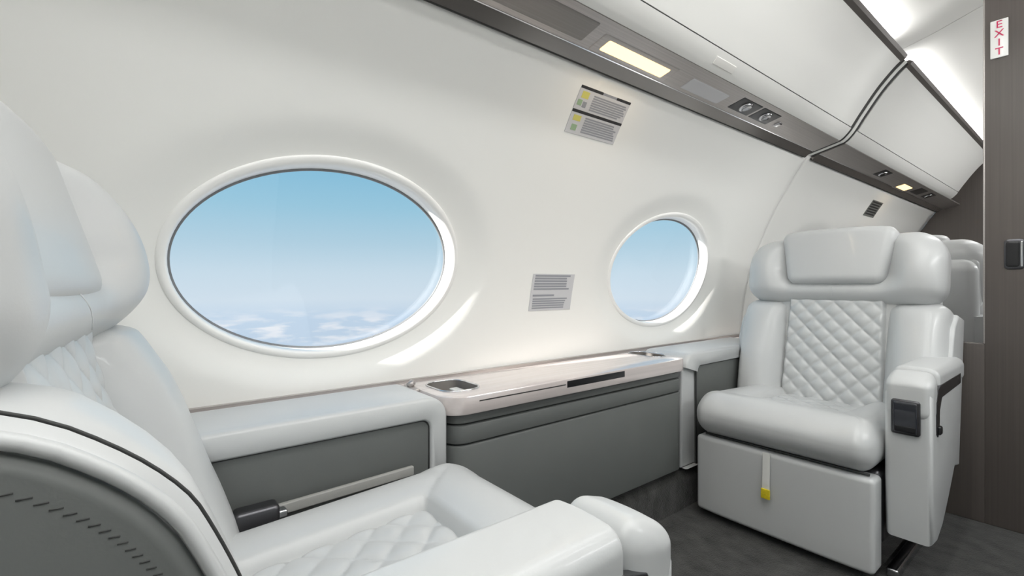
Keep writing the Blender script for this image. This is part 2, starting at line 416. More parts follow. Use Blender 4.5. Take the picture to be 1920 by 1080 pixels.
def overhead(side, x0, x1, near, label_bin, label_psu):
    S = lambda P: [(side * y, z) for y, z in P]
    cut = next(i for i, p in enumerate(BIN) if p[1] > A_ + 0.716)
    root = thing('overhead_bin', ((x0 + x1) / 2, side * 0.66, A_ + 0.8), label_bin, 'overhead bin', 'overhead stowage bins')
    low = BIN[:cut]
    mesh_from('lower_fascia', *strip_x(S(offset_profile(low, -0.012)), x0, x1), M_BIN, root, angle=40)
    dx = 0.010
    mesh_from('bin_door', *strip_x(S(offset_profile(BIN[cut:], -0.018)), x0 + dx, x1 - dx), M_BIN, root, angle=40)
    inner = [(y + 0.02, z + 0.012) for y, z in BIN[1:]]
    inner = [p for p in inner if A_ + 0.72 < p[1] < A_ + 0.95] + [(0.78, A_ + 0.95), (0.82, A_ + 0.74)]
    mesh_from('carcass', *strip_x(S(inner), x0 + 0.003, x1 - 0.003), M_GAP, root, smooth=False)
    # dark rail closing the top of the bin against the ceiling cove
    mesh_from('top_rail', *strip_x(S([(0.556, A_ + 0.952), (0.541, A_ + 0.960), (0.533, A_ + 0.972), (0.545, A_ + 0.979), (0.64, A_ + 0.979), (0.64, A_ + 0.955)]), x0, x1), M_RAIL, root, smooth=False)
    if near and side > 0:
        # small flush finger latch in the fascia
        P = []
        for i in range(len(low)):
            P.append(low[i])
        y, z = low[len(low) * 2 // 3]
        V, Fc = rbox((1.40, -0.012, -0.0025), (1.52, 0.012, 0.0025), 0.002, (1, 1, 1), 2)
        ang = math.atan2(low[-1][1] - low[0][1], low[-1][0] - low[0][0])
        V = [(v[0], y + v[1] * math.cos(ang) - v[2] * math.sin(ang), z + v[1] * math.sin(ang) + v[2] * math.cos(ang)) for v in V]
        mesh_from('latch', V, Fc, M_CEIL, root)
    # ---------------- service strip
    pr = thing('service_panel', ((x0 + x1) / 2, side * 0.86, A_ + 0.65), label_psu, 'service panel', 'passenger service panels')
    def sp(t, lift=0.0):            # point on the strip: t=0 at the wall, 1 at the bin; lift is downward
        (ya, za), (yb, zb) = PSU[0], PSU[2]
        nx, nz = (zb - za), -(yb - ya); l = math.hypot(nx, nz); nx, nz = nx / l, nz / l
        if nz > 0: nx, nz = -nx, -nz
        return (side * (ya + (yb - ya) * t + nx * lift), za + (zb - za) * t + nz * lift)
    def slab(t0, t1, l0, l1, a, b):
        return strip_x([sp(t0, l0), sp(t1, l0), sp(t1, l1), sp(t0, l1)], a, b)
    if side > 0 and not near: x1 = XE
    mesh_from('backing', *slab(0.0, 0.985, -0.013, -0.008, x0, x1), M_GAP, pr, smooth=False)
    mesh_from('wall_rail', *strip_x([sp(0.035, -0.008), sp(0.26, -0.008), sp(0.26, -0.003), sp(0.035, 0.014)], x0, x1), M_RAILM, pr, smooth=False)
    mesh_from('main_strip', *slab(0.30, 0.99, -0.008, 0.002, x0, x1), M_STRIP, pr, smooth=False)
    mesh_from('edge_bead', *slab(0.0, 0.03, -0.008, 0.0145, x0, x1), M_GAP, pr, smooth=False)
    mesh_from('inner_bead', *slab(0.262, 0.285, -0.008, 0.0005, x0, x1), M_CHROME, pr, smooth=False)
    if side < 0:  # unseen fill strips added here to brighten the window wall and far section
        mesh_from('added_fill_strip', *slab(0.40, 0.90, 0.002, 0.008, 1.4, 2.3), M_FILL, pr, smooth=False)
        yy, zz = sp(0.65, 0.016)
        ld = bpy.data.lights.new('added_side_fill', 'AREA'); ld.shape = 'RECTANGLE'; ld.size = 0.9; ld.size_y = 0.10; ld.energy = OPP_W
        lo = bpy.data.objects.new('added_side_fill_light', ld); COL.objects.link(lo); lo.location = (1.85, yy, zz - 0.02)
        lo.rotation_euler = (math.radians(65), 0, 0)
        mesh_from('added_fill_strip', *slab(0.40, 0.90, 0.002, 0.008, 2.6, 4.9), M_FILL, pr, smooth=False)
        l2 = lo.copy(); l2.data = ld.copy(); l2.data.size = 2.2; l2.data.energy = OPP_W * 2.0; COL.objects.link(l2); l2.location = (3.75, yy, zz - 0.02)  # second added fill, for the section beyond the divider
        return
    def plate(t0, t1, l0, l1, a, b, r=0.006, n=(1, 1, 1)):
        V, Fc = rbox((a, t0 * 0.155, l0), (b, t1 * 0.155, l1), (r, r, min(r, (l1 - l0) / 2.01)), n, 3)
        return [(v[0],) + sp(v[1] / 0.155, v[2]) for v in V], Fc
    def lamp(a, b, t0, t1, power):
        mesh_from('lamp_bezel', *plate(t0 - 0.09, t1 + 0.09, 0.0, 0.0035, a - 0.03, b + 0.03), M_STRIP, pr)
        d = mesh_from('lamp_diffuser', *plate(t0, t1, 0.0, 0.006, a, b), M_WARM, pr)
        tag(d, 'glowing warm white lamp diffuser')
        ld = bpy.data.lights.new('reading_lamp', 'AREA'); ld.shape = 'RECTANGLE'; ld.size = b - a; ld.size_y = 0.03
        ld.energy = power; ld.color = (1.0, 0.80, 0.55)
        lo = bpy.data.objects.new('reading_lamp_light', ld); COL.objects.link(lo)
        y, z = sp((t0 + t1) / 2, 0.012); lo.location = (((a + b) / 2), y, z); lo.rotation_euler = (math.radians(14 * -side), 0, 0)
    def spot(a):
        mesh_from('vent_recess', *plate(0.42, 0.86, -0.001, 0.003, a - 0.075, a + 0.075), M_BLACK, pr)
        yz = sp(0.64, 0.006)
        n = 20; V = []; Fc = []
        for rr, dz in ((0.024, -0.004), (0.024, 0.004), (0.017, 0.008), (0.012, 0.003)):
            for i in range(n):
                th = 2 * math.pi * i / n; q = sp(0.64 + rr * math.sin(th) / 0.155, 0.003 + dz)
                V.append((a + rr * math.cos(th), q[0], q[1]))
        for k2 in range(3):
            for i in range(n): Fc.append((k2 * n + i, k2 * n + (i + 1) % n, (k2 + 1) * n + (i + 1) % n, (k2 + 1) * n + i))
        Fc.append(tuple(3 * n + i for i in range(n)))
        mesh_from('air_nozzle', V, Fc, M_CHROME, pr)
    if near:
        lamp(1.00, 1.285, 0.40, 0.66, 0.5)
        mesh_from('blank_plate', *plate(0.40, 0.86, 0.0, 0.0035, 0.60, 0.93), M_RAIL2, pr)
        mesh_from('sign_plate', *plate(0.38, 0.72, 0.0, 0.0042, 1.40, 1.63), M_PLATE, pr)
        spot(1.77); spot(1.93)
        mesh_from('call_button', *plate(0.5, 0.68, 0.0, 0.007, 2.045, 2.075), M_CHROME, pr)
        mesh_from('speaker_grille', *plate(0.42, 0.9, 0.0, 0.0045, 0.30, 0.52), M_BLACK, pr)
    else:
        spot(3.48); lamp(3.95, 4.15, 0.34, 0.66, 0.3); spot(4.62)
        mesh_from('blank_plate', *plate(0.40, 0.86, 0.0, 0.003, 4.25, 4.45), M_DARKMETAL, pr)

overhead(1, X0, XJ - 0.040, True, 'long white overhead bin above the near window', 'brushed metal service strip with a long warm lamp above the near windows')
overhead(1, XJ + 0.040, XE - 0.40, False, 'white overhead bin beyond the ring joint, near the exit sign', 'brushed metal service strip with a small warm lamp above the far seat')
overhead(-1, X0, XE - 0.05, True, 'white overhead bin on the opposite side of the cabin', 'brushed metal service strip on the opposite side of the cabin')

for s in (1, -1):
    cl_p = [(s * 0.93, A_ + 0.648), (s * 0.96, A_ + 0.80), (s * 0.80, A_ + 0.96), (s * 0.63, A_ + 1.0), (s * 0.64, A_ + 1.02), (s * 0.82, A_ + 0.98), (s * 0.985, A_ + 0.80), (s * 0.96, A_ + 0.64)]
    tag(mesh_from('trim_%d' % (5 if s > 0 else 6), *strip_x(cl_p, X0, XE), M_WALL, smooth=False), 'upper lining behind the overhead bins', kind='structure')
# ring joint: white rib between two dark gaps, over bin and service strip
jr = thing('trim_4', (XJ, 0.7, A_ + 0.8), 'white rib with dark gaps joining the two overhead bins', None, None, 'structure')
ring = [(0.935, A_ + 0.632), (0.783, A_ + 0.668)] + BIN[1:]
mesh_from('rib', *strip_x(offset_profile(ring, -0.02), XJ - 0.014, XJ + 0.014), M_BIN, jr, smooth=False)
mesh_from('gap_backing', *strip_x(offset_profile([(y + 0.0025, z + 0.0015) for y, z in ring], -0.01), XJ - 0.046, XJ + 0.046), M_GAP, jr, smooth=False)
# dark line in the ceiling and a fine seam in the sidewall at the same joint
cz = [(y, z + 0.004) for y, z in CROWN]
mesh_from('ceiling_seam', *strip_x(offset_profile(cz, -0.01), XJ - 0.003, XJ + 0.003), M_SEAM, jr, smooth=False)
wp = [(prof(w) + 0.003, w) for w in np.linspace(0.55, W_TOP, 30)]
mesh_from('wall_seam', *strip_x(offset_profile(wp, -0.01), XJ - 0.003, XJ + 0.003), M_SEAM, jr, smooth=False)

# cove light behind the bin top rails and the added, unseen ceiling fill lights
def area(name, loc, sx, sy, power, rot, col=(1, 1, 1)):
    ld = bpy.data.lights.new(name, 'AREA'); ld.shape = 'RECTANGLE'; ld.size = sx; ld.size_y = sy; ld.energy = power; ld.color = col
    o = bpy.data.objects.new(name, ld); COL.objects.link(o); o.location = loc; o.rotation_euler = rot; return o
for sd in (1, -1):  # fill fixtures added overhead, out of view, for light from above
    zc = A_ + 1.100
    cl = thing('added_ceiling_light', (0.65, sd * 0.26, zc), 'long white fill light added out of view in the ceiling above the %s seats' % ('window' if sd > 0 else 'opposite'), 'fill light', 'added ceiling fill lights')
    mesh_from('diffuser', *rbox((-0.80, sd * 0.26 - 0.05, zc - 0.012), (1.80, sd * 0.26 + 0.05, zc - 0.002), 0.004, (2, 2, 1), 2), M_FILL, cl)
    mesh_from('housing', *rbox((-0.82, sd * 0.26 - 0.06, zc - 0.006), (1.82, sd * 0.26 + 0.06, zc + 0.014), 0.004, (2, 2, 1), 2), M_BIN, cl)
    area('added_ceiling_fill', (0.50, sd * 0.26, zc - 0.02), 2.5, 0.09, CEIL_W * 0.5, (0, 0, 0))
area('added_far_fill', (4.0, 0.1, A_ + 1.09), 2.2, 0.26, CEIL_W * 0.4, (0, 0, 0))  # bare fill lamp added to brighten the section beyond the divider
for s in (1, -1):
    area('cove_wash', (0.6, s * 0.572, A_ + 0.984), 3.7, 0.012, COVE_W, (math.radians(180 + 40 * s), 0, 0))
    area('cove_wash_far', (4.0, s * 0.572, A_ + 0.984), 2.6, 0.012, COVE_W * 0.6, (math.radians(180 + 40 * s), 0, 0))

# end walls
def end_wall(name, x, label, m):
    pts = []
    P = [(1.25, 0.0), (1.25, 0.5)] + [(prof(w), w) for w in np.linspace(0.5, W_TOP, 12)] + [(0.9, A_ + 1.0), (0.5, A_ + 1.14), (0, A_ + 1.17)]
    P = P + [(-y, z) for y, z in P[::-1][1:]]
    return tag(mesh_from(name, *strip_x(P, x, x + 0.03), m, smooth=False), label, kind='structure')
end_wall('wall_back', X0 - 0.03, 'cabin bulkhead behind the near seat', M_WALL)
end_wall('wall_front', XE, 'taupe bulkhead at the far end of the cabin', M_WOOD)

# divider panel on the aisle side, with a lower half wall behind the far seat
XD = 2.39
dv = thing('wall_divider', (XD, 0.0, 0.0), 'dark umber wood divider panel beside the far seat', None, None, 'structure')
mesh_from('panel', *rbox((XD, -1.2, 0.0), (XD + 0.04, 0.28, A_ + 1.10), 0.003, (1, 1, 1), 2), M_WOOD, dv)
mesh_from('half_wall', *rbox((XD, 0.278, 0.0), (XD + 0.04, 0.80, EYE - 0.215), 0.003, (1, 1, 1), 2), M_WOOD, dv)
mesh_from('edge_trim', *rbox((XD - 0.001, 0.278, EYE - 0.215), (XD + 0.041, 0.283, A_ + 1.09), 0.001, (1, 1, 1), 2), M_STRIP, dv)
# recessed door pull
pl = thing('door_pull', (XD, 0.208, EYE + 0.10), 'dark recessed pull with bright rim on the wood divider', 'door pull')
mesh_from('rim', *rbox((XD - 0.004, 0.180, EYE + 0.050), (XD + 0.002, 0.230, EYE + 0.155), (0.002, 0.012, 0.012), (1, 1, 1), 4), M_DARKMETAL, pl)
mesh_from('recess', *rbox((XD - 0.006, 0.192, EYE + 0.058), (XD - 0.001, 0.226, EYE + 0.147), (0.002, 0.010, 0.010), (1, 1, 1), 4), M_BLACK, pl)
mesh_from('finger_bar', *rbox((XD - 0.010, 0.184, EYE + 0.058), (XD - 0.004, 0.190, EYE + 0.147), 0.002, (1, 1, 1), 3), M_CHROME, pl)

# EXIT sign
sg = thing('exit_sign', (XD, 0.241, EYE + 0.865), 'white exit sign with stacked red letters on the wood divider', 'sign')
mesh_from('plate', *rbox((XD - 0.006, 0.219, EYE + 0.797), (XD, 0.264, EYE + 0.930), 0.002, (1, 1, 1), 2), M_FRAME, sg)
def text_mesh(ch, size, mat_, name, parent, org, ex, ey, thick=0.0012):
    cu = bpy.data.curves.new(name, 'FONT'); cu.body = ch; cu.size = size; cu.align_x = 'CENTER'; cu.align_y = 'CENTER'; cu.extrude = thick / 2; cu.resolution_u = 3
    to = bpy.data.objects.new(name, cu); COL.objects.link(to)
    bpy.context.view_layer.update()
    me = bpy.data.meshes.new_from_object(to.evaluated_get(bpy.context.evaluated_depsgraph_get()))
    ex, ey = Vector(ex), Vector(ey); ez = ex.cross(ey)
    V = [Vector(org) + ex * v.co.x + ey * v.co.y + ez * v.co.z for v in me.vertices]; Fc = [tuple(p.vertices) for p in me.polygons]
    bpy.data.objects.remove(to); bpy.data.curves.remove(cu); bpy.data.meshes.remove(me)
    return mesh_from(name, V, Fc, mat_, parent, smooth=False)
for i, ch in enumerate('EXIT'):
    text_mesh(ch, 0.036, M_RED, 'letter', sg, (XD - 0.0065, 0.2415, EYE + 0.912 - i * 0.0315), (0, -1, 0), (0, 0, 1))

# ------------------------------------------------------------------ placards on the curved sidewall
def placard(name, x0, x1, z0, z1, label, items, base=M_PLATE):
    root = thing(name, ((x0 + x1) / 2, prof(EYE + (z0 + z1) / 2), EYE + (z0 + z1) / 2), label, 'placard')
    def patch(a, b, c, d, off, th):
        xa, xb = x0 + (x1 - x0) * a, x0 + (x1 - x0) * b
        za, zb = EYE + z1 - (z1 - z0) * d, EYE + z1 - (z1 - z0) * c
        V, Fc = rbox((xa, 0, za), (xb, th, zb), (0, 0, 0), (1, 1, 6), 1)
        return [(v[0], wall_y(v[0], v[2]) - off + v[1], v[2]) for v in V], Fc
    mesh_from('plate', *patch(0, 1, 0, 1, 0.0022, 0.0028), base, root, smooth=False)
    groups = {}
    for (nm, m, a, b, c, d) in items:
        if nm == 'print': groups.setdefault((nm, m.name), (m, []))[1].append(patch(a, b, c, d, 0.0028, 0.0008))
        else: mesh_from(nm, *patch(a, b, c, d, 0.0028, 0.0008), m, root, smooth=False)
    for (nm, _), (m, ps) in groups.items():
        mesh_from(nm, *join(*ps), m, root, smooth=False)['kind'] = 'stuff'
    return root
random.seed(4)
def lines(x0, x1, y0, y1, n, m=M_INK):
    out = []
    for i in range(n):
        y = y0 + (y1 - y0) * i / n
        out.append(('print', m, x0, x1 - random.uniform(0, 0.12), y, y + (y1 - y0) / n * 0.62))
    return out
it = [('bar', M_INKD, 0.0, 0.42, 0.0, 0.055), ('bar', M_INKD, 0.70, 1.0, 0.0, 0.055), ('rule', M_INK, 0.42, 0.70, 0.005, 0.05), ('bar', M_INKD, 0.0, 1.0, 0.49, 0.55)]
it += [('symbol', M_YEL, 0.06, 0.19, 0.10, 0.24), ('symbol', M_GRN, 0.03, 0.11, 0.28, 0.40), ('symbol', M_INK, 0.13, 0.20, 0.30, 0.42), ('symbol', M_YEL, 0.06, 0.20, 0.60, 0.72), ('symbol', M_GRN, 0.08, 0.18, 0.80, 0.93)]
it += lines(0.28, 0.97, 0.12, 0.46, 7) + lines(0.28, 0.97, 0.60, 0.96, 7)
placard('warning_placard', 1.03, 1.258, 0.466, 0.584, 'square warning placard with black bars and yellow symbols under the service strip', it)
it = lines(0.05, 0.92, 0.03, 0.46, 6) + [('print', M_INK, 0.05, 0.55, 0.56, 0.61)] + lines(0.06, 0.92, 0.66, 0.97, 5)
placard('text_placard', 1.062, 1.262, -0.094, 0.034, 'grey printed text placard between the two oval windows', it)
placard('small_placard', 3.86, 4.08, 0.464, 0.56, 'small dark grey placard above the far headrest', lines(0.06, 0.96, 0.06, 0.95, 6, M_INKD), mat('placard_grey', (120, 122, 118), 0.5, bump=0.02, bscale=300))

# ------------------------------------------------------------------ side cabinet with table top
cb = thing('side_cabinet', (1.1, 1.12, 0.15), 'slate grey leather side cabinet between the two seats', 'cabinet')
def rrect(x0, x1, y0, y1, r, n=8, corners=(1, 1, 1, 1)):
    P = []
    for k, (cx, cy, a0) in enumerate(((x0 + r, y0 + r, 180), (x1 - r, y0 + r, 270), (x1 - r, y1 - r, 0), (x0 + r, y1 - r, 90))):
        if corners[k]:
            for i in range(n + 1):
                th = math.radians(a0 + 90 * i / n); P.append((cx + r * math.cos(th), cy + r * math.sin(th)))
        else: P.append((x0 if k in (0, 3) else x1, y0 if k < 2 else y1))
    return P
def plan_prism(outline, z0, z1, bevel=0.003):
    return prism(outline, z0, z1, lambda a, v, b: (a, b, v), bevel, 2)
body_o = rrect(0.612, 1.628, 1.000, 1.225, 0.045, 8, (1, 1, 0, 0))
mesh_from('body', *plan_prism(body_o, 0.165, 0.455, 0.006), M_GREY, cb, angle=35)
mesh_from('mid_panel', *plan_prism(rrect(0.612, 1.628, 1.0005, 1.225, 0.045, 8, (1, 1, 0, 0)), 0.459, 0.505, 0.004), M_GREY, cb, angle=35)
mesh_from('upper_panel', *plan_prism(rrect(0.613, 1.627, 1.003, 1.225, 0.045, 8, (1, 1, 0, 0)), 0.509, 0.535, 0.004), M_GREY, cb, angle=35)
mesh_from('plinth', *plan_prism(rrect(0.63, 1.61, 1.03, 1.225, 0.02, 4, (1, 1, 0, 0)), 0.146, 0.18, 0.002), M_BLACK, cb, angle=35)

tt = thing('table_top', (1.1, 1.1, 0.58), 'glossy champagne table top on the side cabinet', 'table top')
def table_mesh():
    """slab with two rounded wells cut by boolean"""
    V, Fc = plan_prism(rrect(0.590, 1.640, 0.985, 1.225, 0.06, 10, (1, 1, 0, 0)), 0.535, 0.582, 0.005)
    o = mesh_from('slab', V, Fc, M_TABLE, tt, angle=35)
    for cx0, cx1, cy0, cy1 in ((0.625, 0.735, 1.045, 1.185), (1.535, 1.620, 1.06, 1.205)):
        V, Fc = plan_prism(rrect(cx0, cx1, cy0, cy1, 0.04, 8), 0.548, 0.70, 0.0)
        c = mesh_from('cutter', V, Fc, M_BLACK, tt)
        md = o.modifiers.new('well', 'BOOLEAN'); md.operation = 'DIFFERENCE'; md.object = c; md.solver = 'EXACT'
        bpy.context.view_layer.update()
        me = bpy.data.meshes.new_from_object(o.evaluated_get(bpy.context.evaluated_depsgraph_get()))
        o.modifiers.clear(); o.data = me; bpy.data.objects.remove(c)
    V, Fc = plan_prism(rrect(0.99, 1.26, 0.97, 0.9935, 0.002, 2), 0.5535, 0.566, 0.0)
    o.data.name = 'slab'
    for p in o.data.polygons: p.use_smooth = True
    o.data.set_sharp_from_angle(angle=math.radians(30))
    return o
table_mesh()
for (a, b, c, d) in ((0.625, 0.735, 1.045, 1.185), (1.535, 1.620, 1.06, 1.205)):
    rings = [[(x, y, z) for x, y in rrect(a + k, b - k, c + k, d - k, 0.038, 8)] for k, z in ((-0.001, 0.5825), (0.0012, 0.581), (0.002, 0.552), (0.006, 0.5495))]
    V, Fc = loops(rings); n = len(rings[0]); Fc.append(tuple(3 * n + i for i in range(n)))
    mesh_from('well_liner', V, Fc, M_RAIL, tt)
for rr in (rrect(0.623, 0.737, 1.043, 1.187, 0.042, 8), rrect(1.533, 1.622, 1.058, 1.207, 0.042, 8)):
    mesh_from('well_rim', *tube([(x, y, 0.5825) for x, y in rr], 0.0028, 6, True), M_CHROME, tt)
mesh_from('well_cover', *rbox((0.696, 1.075, 0.560), (0.722, 1.160, 0.566), 0.003, (1, 1, 1), 2), M_FRAME, tt)
mesh_from('finger_slot', *rbox((0.99, 0.9842, 0.556), (1.255, 0.990, 0.576), 0.0015, (1, 1, 1), 2), M_BLACK, tt)
mesh_from('edge_line', *rbox((0.68, 0.9845, 0.5645), (0.985, 0.988, 0.5675), 0.0004, (1, 1, 1), 2), M_GAP, tt)
mesh_from('hinge', *join(tube([(0.578, 1.175, 0.585), (0.592, 1.175, 0.592), (0.60, 1.20, 0.588)], 0.008, 8), rbox((0.572, 1.13, 0.572), (0.592, 1.20, 0.583), 0.003, (1, 1, 1), 2)), M_STRIP, tt)

# ------------------------------------------------------------------ fixed side armrests on the sidewall
def side_arm(x0, x1, label, round_right=True, bx=0.045):
    """leather wrapped frame around a slate inset panel; the rounded end faces the cabinet"""
    root = thing('wall_console', ((x0 + x1) / 2, 1.1, 0.15), label, 'console', 'leather wall consoles')
    w0, w1, r = 0.155, 0.590, 0.05
    n = 8; P = []
    lx, rx = x0, x1
    def corner(cx, cz, a0, rad): return [(cx + rad * math.cos(math.radians(a0 + 90 * i / n)), cz + rad * math.sin(math.radians(a0 + 90 * i / n))) for i in range(n + 1)]
    if round_right: out = [(lx, w0)] + [(rx, w0)] + corner(rx - r, w1 - r, 0, r) + [(lx, w1)]
    else: out = [(lx, w0), (rx, w0), (rx, w1)] + corner(lx + r, w1 - r, 90, r)
    mesh_from('core', *prism(out, 1.018, 1.203, lambda a, v, b: (a, v, b), 0.008, 3), M_LEATHER, root, angle=50)
    # proud border ring in front of the core, inset panel within
    b = 0.052; ri = 0.022
    ox = [(x, z) for x, z in out]
    if round_right: inn = [(lx, w0), (rx - bx, w0)] + corner(rx - bx - ri, w1 - b - ri, 0, ri) + [(lx, w1 - b)]
    else: inn = [(lx + bx, w0), (rx, w0), (rx, w1 - b)] + corner(lx + bx + ri, w1 - b - ri, 90, ri)
    # border as quads between outer and inner loop (same point count)
    V = []; Fc = []; m = len(ox)
    for k2, (yy, sh) in enumerate(((1.020, 0.0), (1.004, 0.001), (0.999, 0.008))):
        for (x, z), (xi, zi) in zip(ox, inn):
            d = Vector((xi - x, zi - z)); d = d.normalized() * sh if d.length > 1e-6 else d
            V.append((x + d.x, yy, z + d.y))
    for yy, sh in ((0.999, 0.006), (1.004, 0.001), (1.022, 0.0)):
        for (x, z), (xi, zi) in zip(ox, inn):
            d = Vector((x - xi, z - zi)); d = d.normalized() * sh if d.length > 1e-6 else d
            V.append((xi + d.x, yy, zi + d.y))
    for k2 in range(5):
        for i in range(m - 1):
            Fc.append((k2 * m + i, k2 * m + i + 1, (k2 + 1) * m + i + 1, (k2 + 1) * m + i))
    mesh_from('leather_border', V, Fc, M_LEATHER, root)
    mesh_from('inset_panel', *prism(inn, 1.0095, 1.0185, lambda a, v, b: (a, v, b), 0.0, 1), M_GREY, root, smooth=False)
    mesh_from('inset_gap', *tube([(x, 1.010, z) for x, z in inn[1:]] if round_right else [(x, 1.010, z) for x, z in inn[2:]] + [(inn[0][0], 1.010, inn[0][1])], 0.003, 6), M_DKSEAM, root)
    return root
side_arm(-0.35, 0.596, 'white leather wall console with slate inset panel beside the near seat', True)
side_arm(1.642, 2.36, 'white leather wall console with slate inset panel beside the far seat', False, 0.085)

# ------------------------------------------------------------------ seats
def quilt(A, B, p, H, fn, edge=0.010, res=0.0042, q=None, inset=0.006):
    """diamond quilted panel A x B metres, fn(a, b, h)"""
    q = q or p
    na, nb = max(8, int(A / res)), max(8, int(B / res)); V = []; Fc = []
    for i in range(na + 1):
        for j in range(nb + 1):
            a, b = (i / na - 0.5) * A, (j / nb - 0.5) * B
            s, t = a / p + b / q, a / p - b / q
            h = H * (abs(math.sin(math.pi * s)) * abs(math.sin(math.pi * t))) ** 0.42
            d = min(A / 2 - abs(a), B / 2 - abs(b))
            e = sst(0, edge, d)
            V.append(fn(a, b, h * e - inset * (1 - e)))
    for i in range(na):
        for j in range(nb):
            k = i * (nb + 1) + j; Fc.append((k, k + 1, k + nb + 2, k + nb + 1))
    return V, Fc

def seat(name, label, X_front, sgn, YC=0.68, back_shift=0.0, arm_u=0.07, recline=10.9, head_tilt=0.0, full=True, yaw=0.0, qh=0.010, bol_add=0.0, lift=0.0, up_t=0.0, pad_t=0.0, bol_low=0.0, pad_n=0.0, shell_off=0.045, shell=None, group='leather cabin seats'):
    """sgn=+1: u grows towards +X (faces -X); sgn=-1: faces +X.  u: depth from the footrest front, v: to the sidewall, w: height"""
    def Mp(u, v, w): return (X_front + sgn * u, YC + v, w)
    root = thing(name, Mp(0.3, 0, 0), label, 'seat', group)
    P = lambda nm, vf, m, parent=root, **k: mesh_from(nm, vf[0], vf[1], m, parent, **k)
    sa, ca = math.sin(math.radians(recline)), math.cos(math.radians(recline))
    UB, W0 = 0.470 + back_shift, 0.40 + lift
    shell = shell or M_GREY
    def Bk(t, v, n):
        hgt = W0 + t * ca + n * sa
        lim = 0.312 + 0.06 * sst(0.57, 0.64, hgt)          # clears the wall console
        if v > lim: v = lim + 0.02 * (v - lim)
        return Mp(UB + t * sa - n * ca - (0.02 + (yaw - 0.02) * sst(0.30, 0.46, t)) * v * (1 if yaw else 0), v, W0 + t * ca + n * sa)

    # base and footrest
    P('pedestal', rbox((0.11, -0.21, 0.0), (0.52, 0.21, 0.31), 0.012, (1, 1, 1), 2, Mp), M_BLACK)
    ft = P('footrest', rbox((0.0, -0.267, 0.030), (0.075, 0.277, 0.302), (0.012, 0.014, 0.014), (2, 10, 6), 4, lambda u, v, w: Mp(u + 0.008 * (v / 0.273) ** 4, v, w)), M_LEATHER)
    P('floor_foot', rbox((0.10, -0.30, 0.0), (0.50, -0.27, 0.028), 0.006, (1, 1, 1), 2, Mp), M_CHROME)
    # seat pan side
    P('seat_frame', rbox((0.08, -0.268, 0.09), (0.55, 0.268, 0.312), 0.02, (1, 1, 1), 3, Mp), M_DARKMETAL)

    # cushion: bolster border round a sunken quilted field
    hw = 0.2765; q0, q1, qv = 0.165, 0.50, 0.148
    def cush(u, v, w):
        if w > 0.40:
            f = sst(0.40, 0.455, w)
            inside = sst(-0.006, 0.016, min(u - q0, qv - abs(v)))
            crown = 0.010 * math.sin(math.pi * min(max((hw - abs(v)) / (hw - qv), 0), 1)) if abs(v) > qv else 0
            crown = max(crown, 0.012 * math.sin(math.pi * min(max(u / q0, 0), 1)) if u < q0 else 0)
            dm = abs((hw - abs(v)) - u * (hw - qv) / q0) if (u < q0 + 0.01 and abs(v) > qv - 0.01) else 1
            w = w + f * (crown - 0.040 * inside - 0.004 * max(0, 1 - dm / 0.006))
        u -= 0.010 * math.sin(math.pi * min(max((w - 0.305) / 0.16, 0), 1)) if u < 0.1 else 0
        return Mp(u - 0.012, v + 0.008, w - (0.010 + 0.05 * max(u, 0)) * sst(0.36, 0.45, w))
    P('seat_cushion', rbox((0.0, -hw, 0.307), (0.56, hw, 0.462), (0.075, 0.05, 0.070), (60, 60, 8), 6, cush), M_LEATHER)
    P('quilted_seat_panel', quilt(q1 - q0, 2 * qv, 0.074, 0.008, lambda a, b, h: Mp((q0 + q1) / 2 + a - 0.010, b + 0.008, 0.4285 - 0.05 * ((q0 + q1) / 2 + a) + h), edge=0.010, q=0.074, inset=0.008), M_LEATHER)
    P('cushion_seam', tube([Mp(0.030, v, 0.3085) for v in np.linspace(-0.25, 0.25, 12)], 0.004, 6), M_DKSEAM)

    # back: quilted centre
    P('back_core', rbox((-0.05, -0.30, -0.12), (0.60, 0.30, -0.012), (0.03, 0.03, 0.02), (4, 4, 2), 3, Bk), M_LEATHER)
    P('quilted_back_panel', quilt(0.43, 0.345, 0.066, qh, lambda a, b, h: Bk(0.197 + a, b * (1 - 0.06 * (a / 0.2 + 0) * 0.5), 0.001 + h - 0.16 * b * b * 0), edge=0.014, q=0.066, inset=0.016), M_LEATHER)
    # lower bolsters
    TT = [-0.08, 0.0, 0.08, 0.16, 0.24, 0.30, 0.345, 0.38, 0.415]
    NF = [0.088, 0.094, 0.094, 0.086, 0.072, 0.060, 0.050, 0.034, -0.025]
    tt_ = np.linspace(-0.08, 0.415, 100); nf_ = np.interp(tt_, TT, NF)
    ker = np.ones(9) / 9; pad = np.r_[[nf_[0]] * 4, nf_, [nf_[-1] - 0.004 * i for i in range(4)]]; nf_ = np.convolve(pad, ker, 'valid') + bol_add * np.clip((0.415 - tt_) / 0.12, 0, 1) - bol_low * np.array([1 - sst(0.08, 0.32, t) for t in tt_])
    def nfront(t): return float(np.interp(t, tt_, nf_))
    for s in (-1, 1):
        def bol(t, v, m, s=s):
            x = (v - 0.168) / (0.350 - 0.168)                     # 0 inner seam .. 1 outer
            bulge = 0.016 * math.sin(math.pi * min(max((t + 0.08) / 0.5, 0), 1)) - 0.012
            round_ = math.sin(math.pi * min(max(0.12 + 0.62 * x, 0), 1)) ** 0.6
            n1 = -0.030 + (nfront(t) + 0.030) * round_
            return Bk(t, s * (v + bulge * x), -0.13 + (n1 + 0.13) * m)
        P('side_bolster', rbox((-0.08, 0.168, 0.0), (0.408, 0.350, 1.0), (0.045, 0.055, 0.42), (22, 10, 4), 6, bol), M_LEATHER)
        # slate shell plate wrapping the outer side, set back from the bolster edge
        so_ = shell_off if s < 0 else 0.045
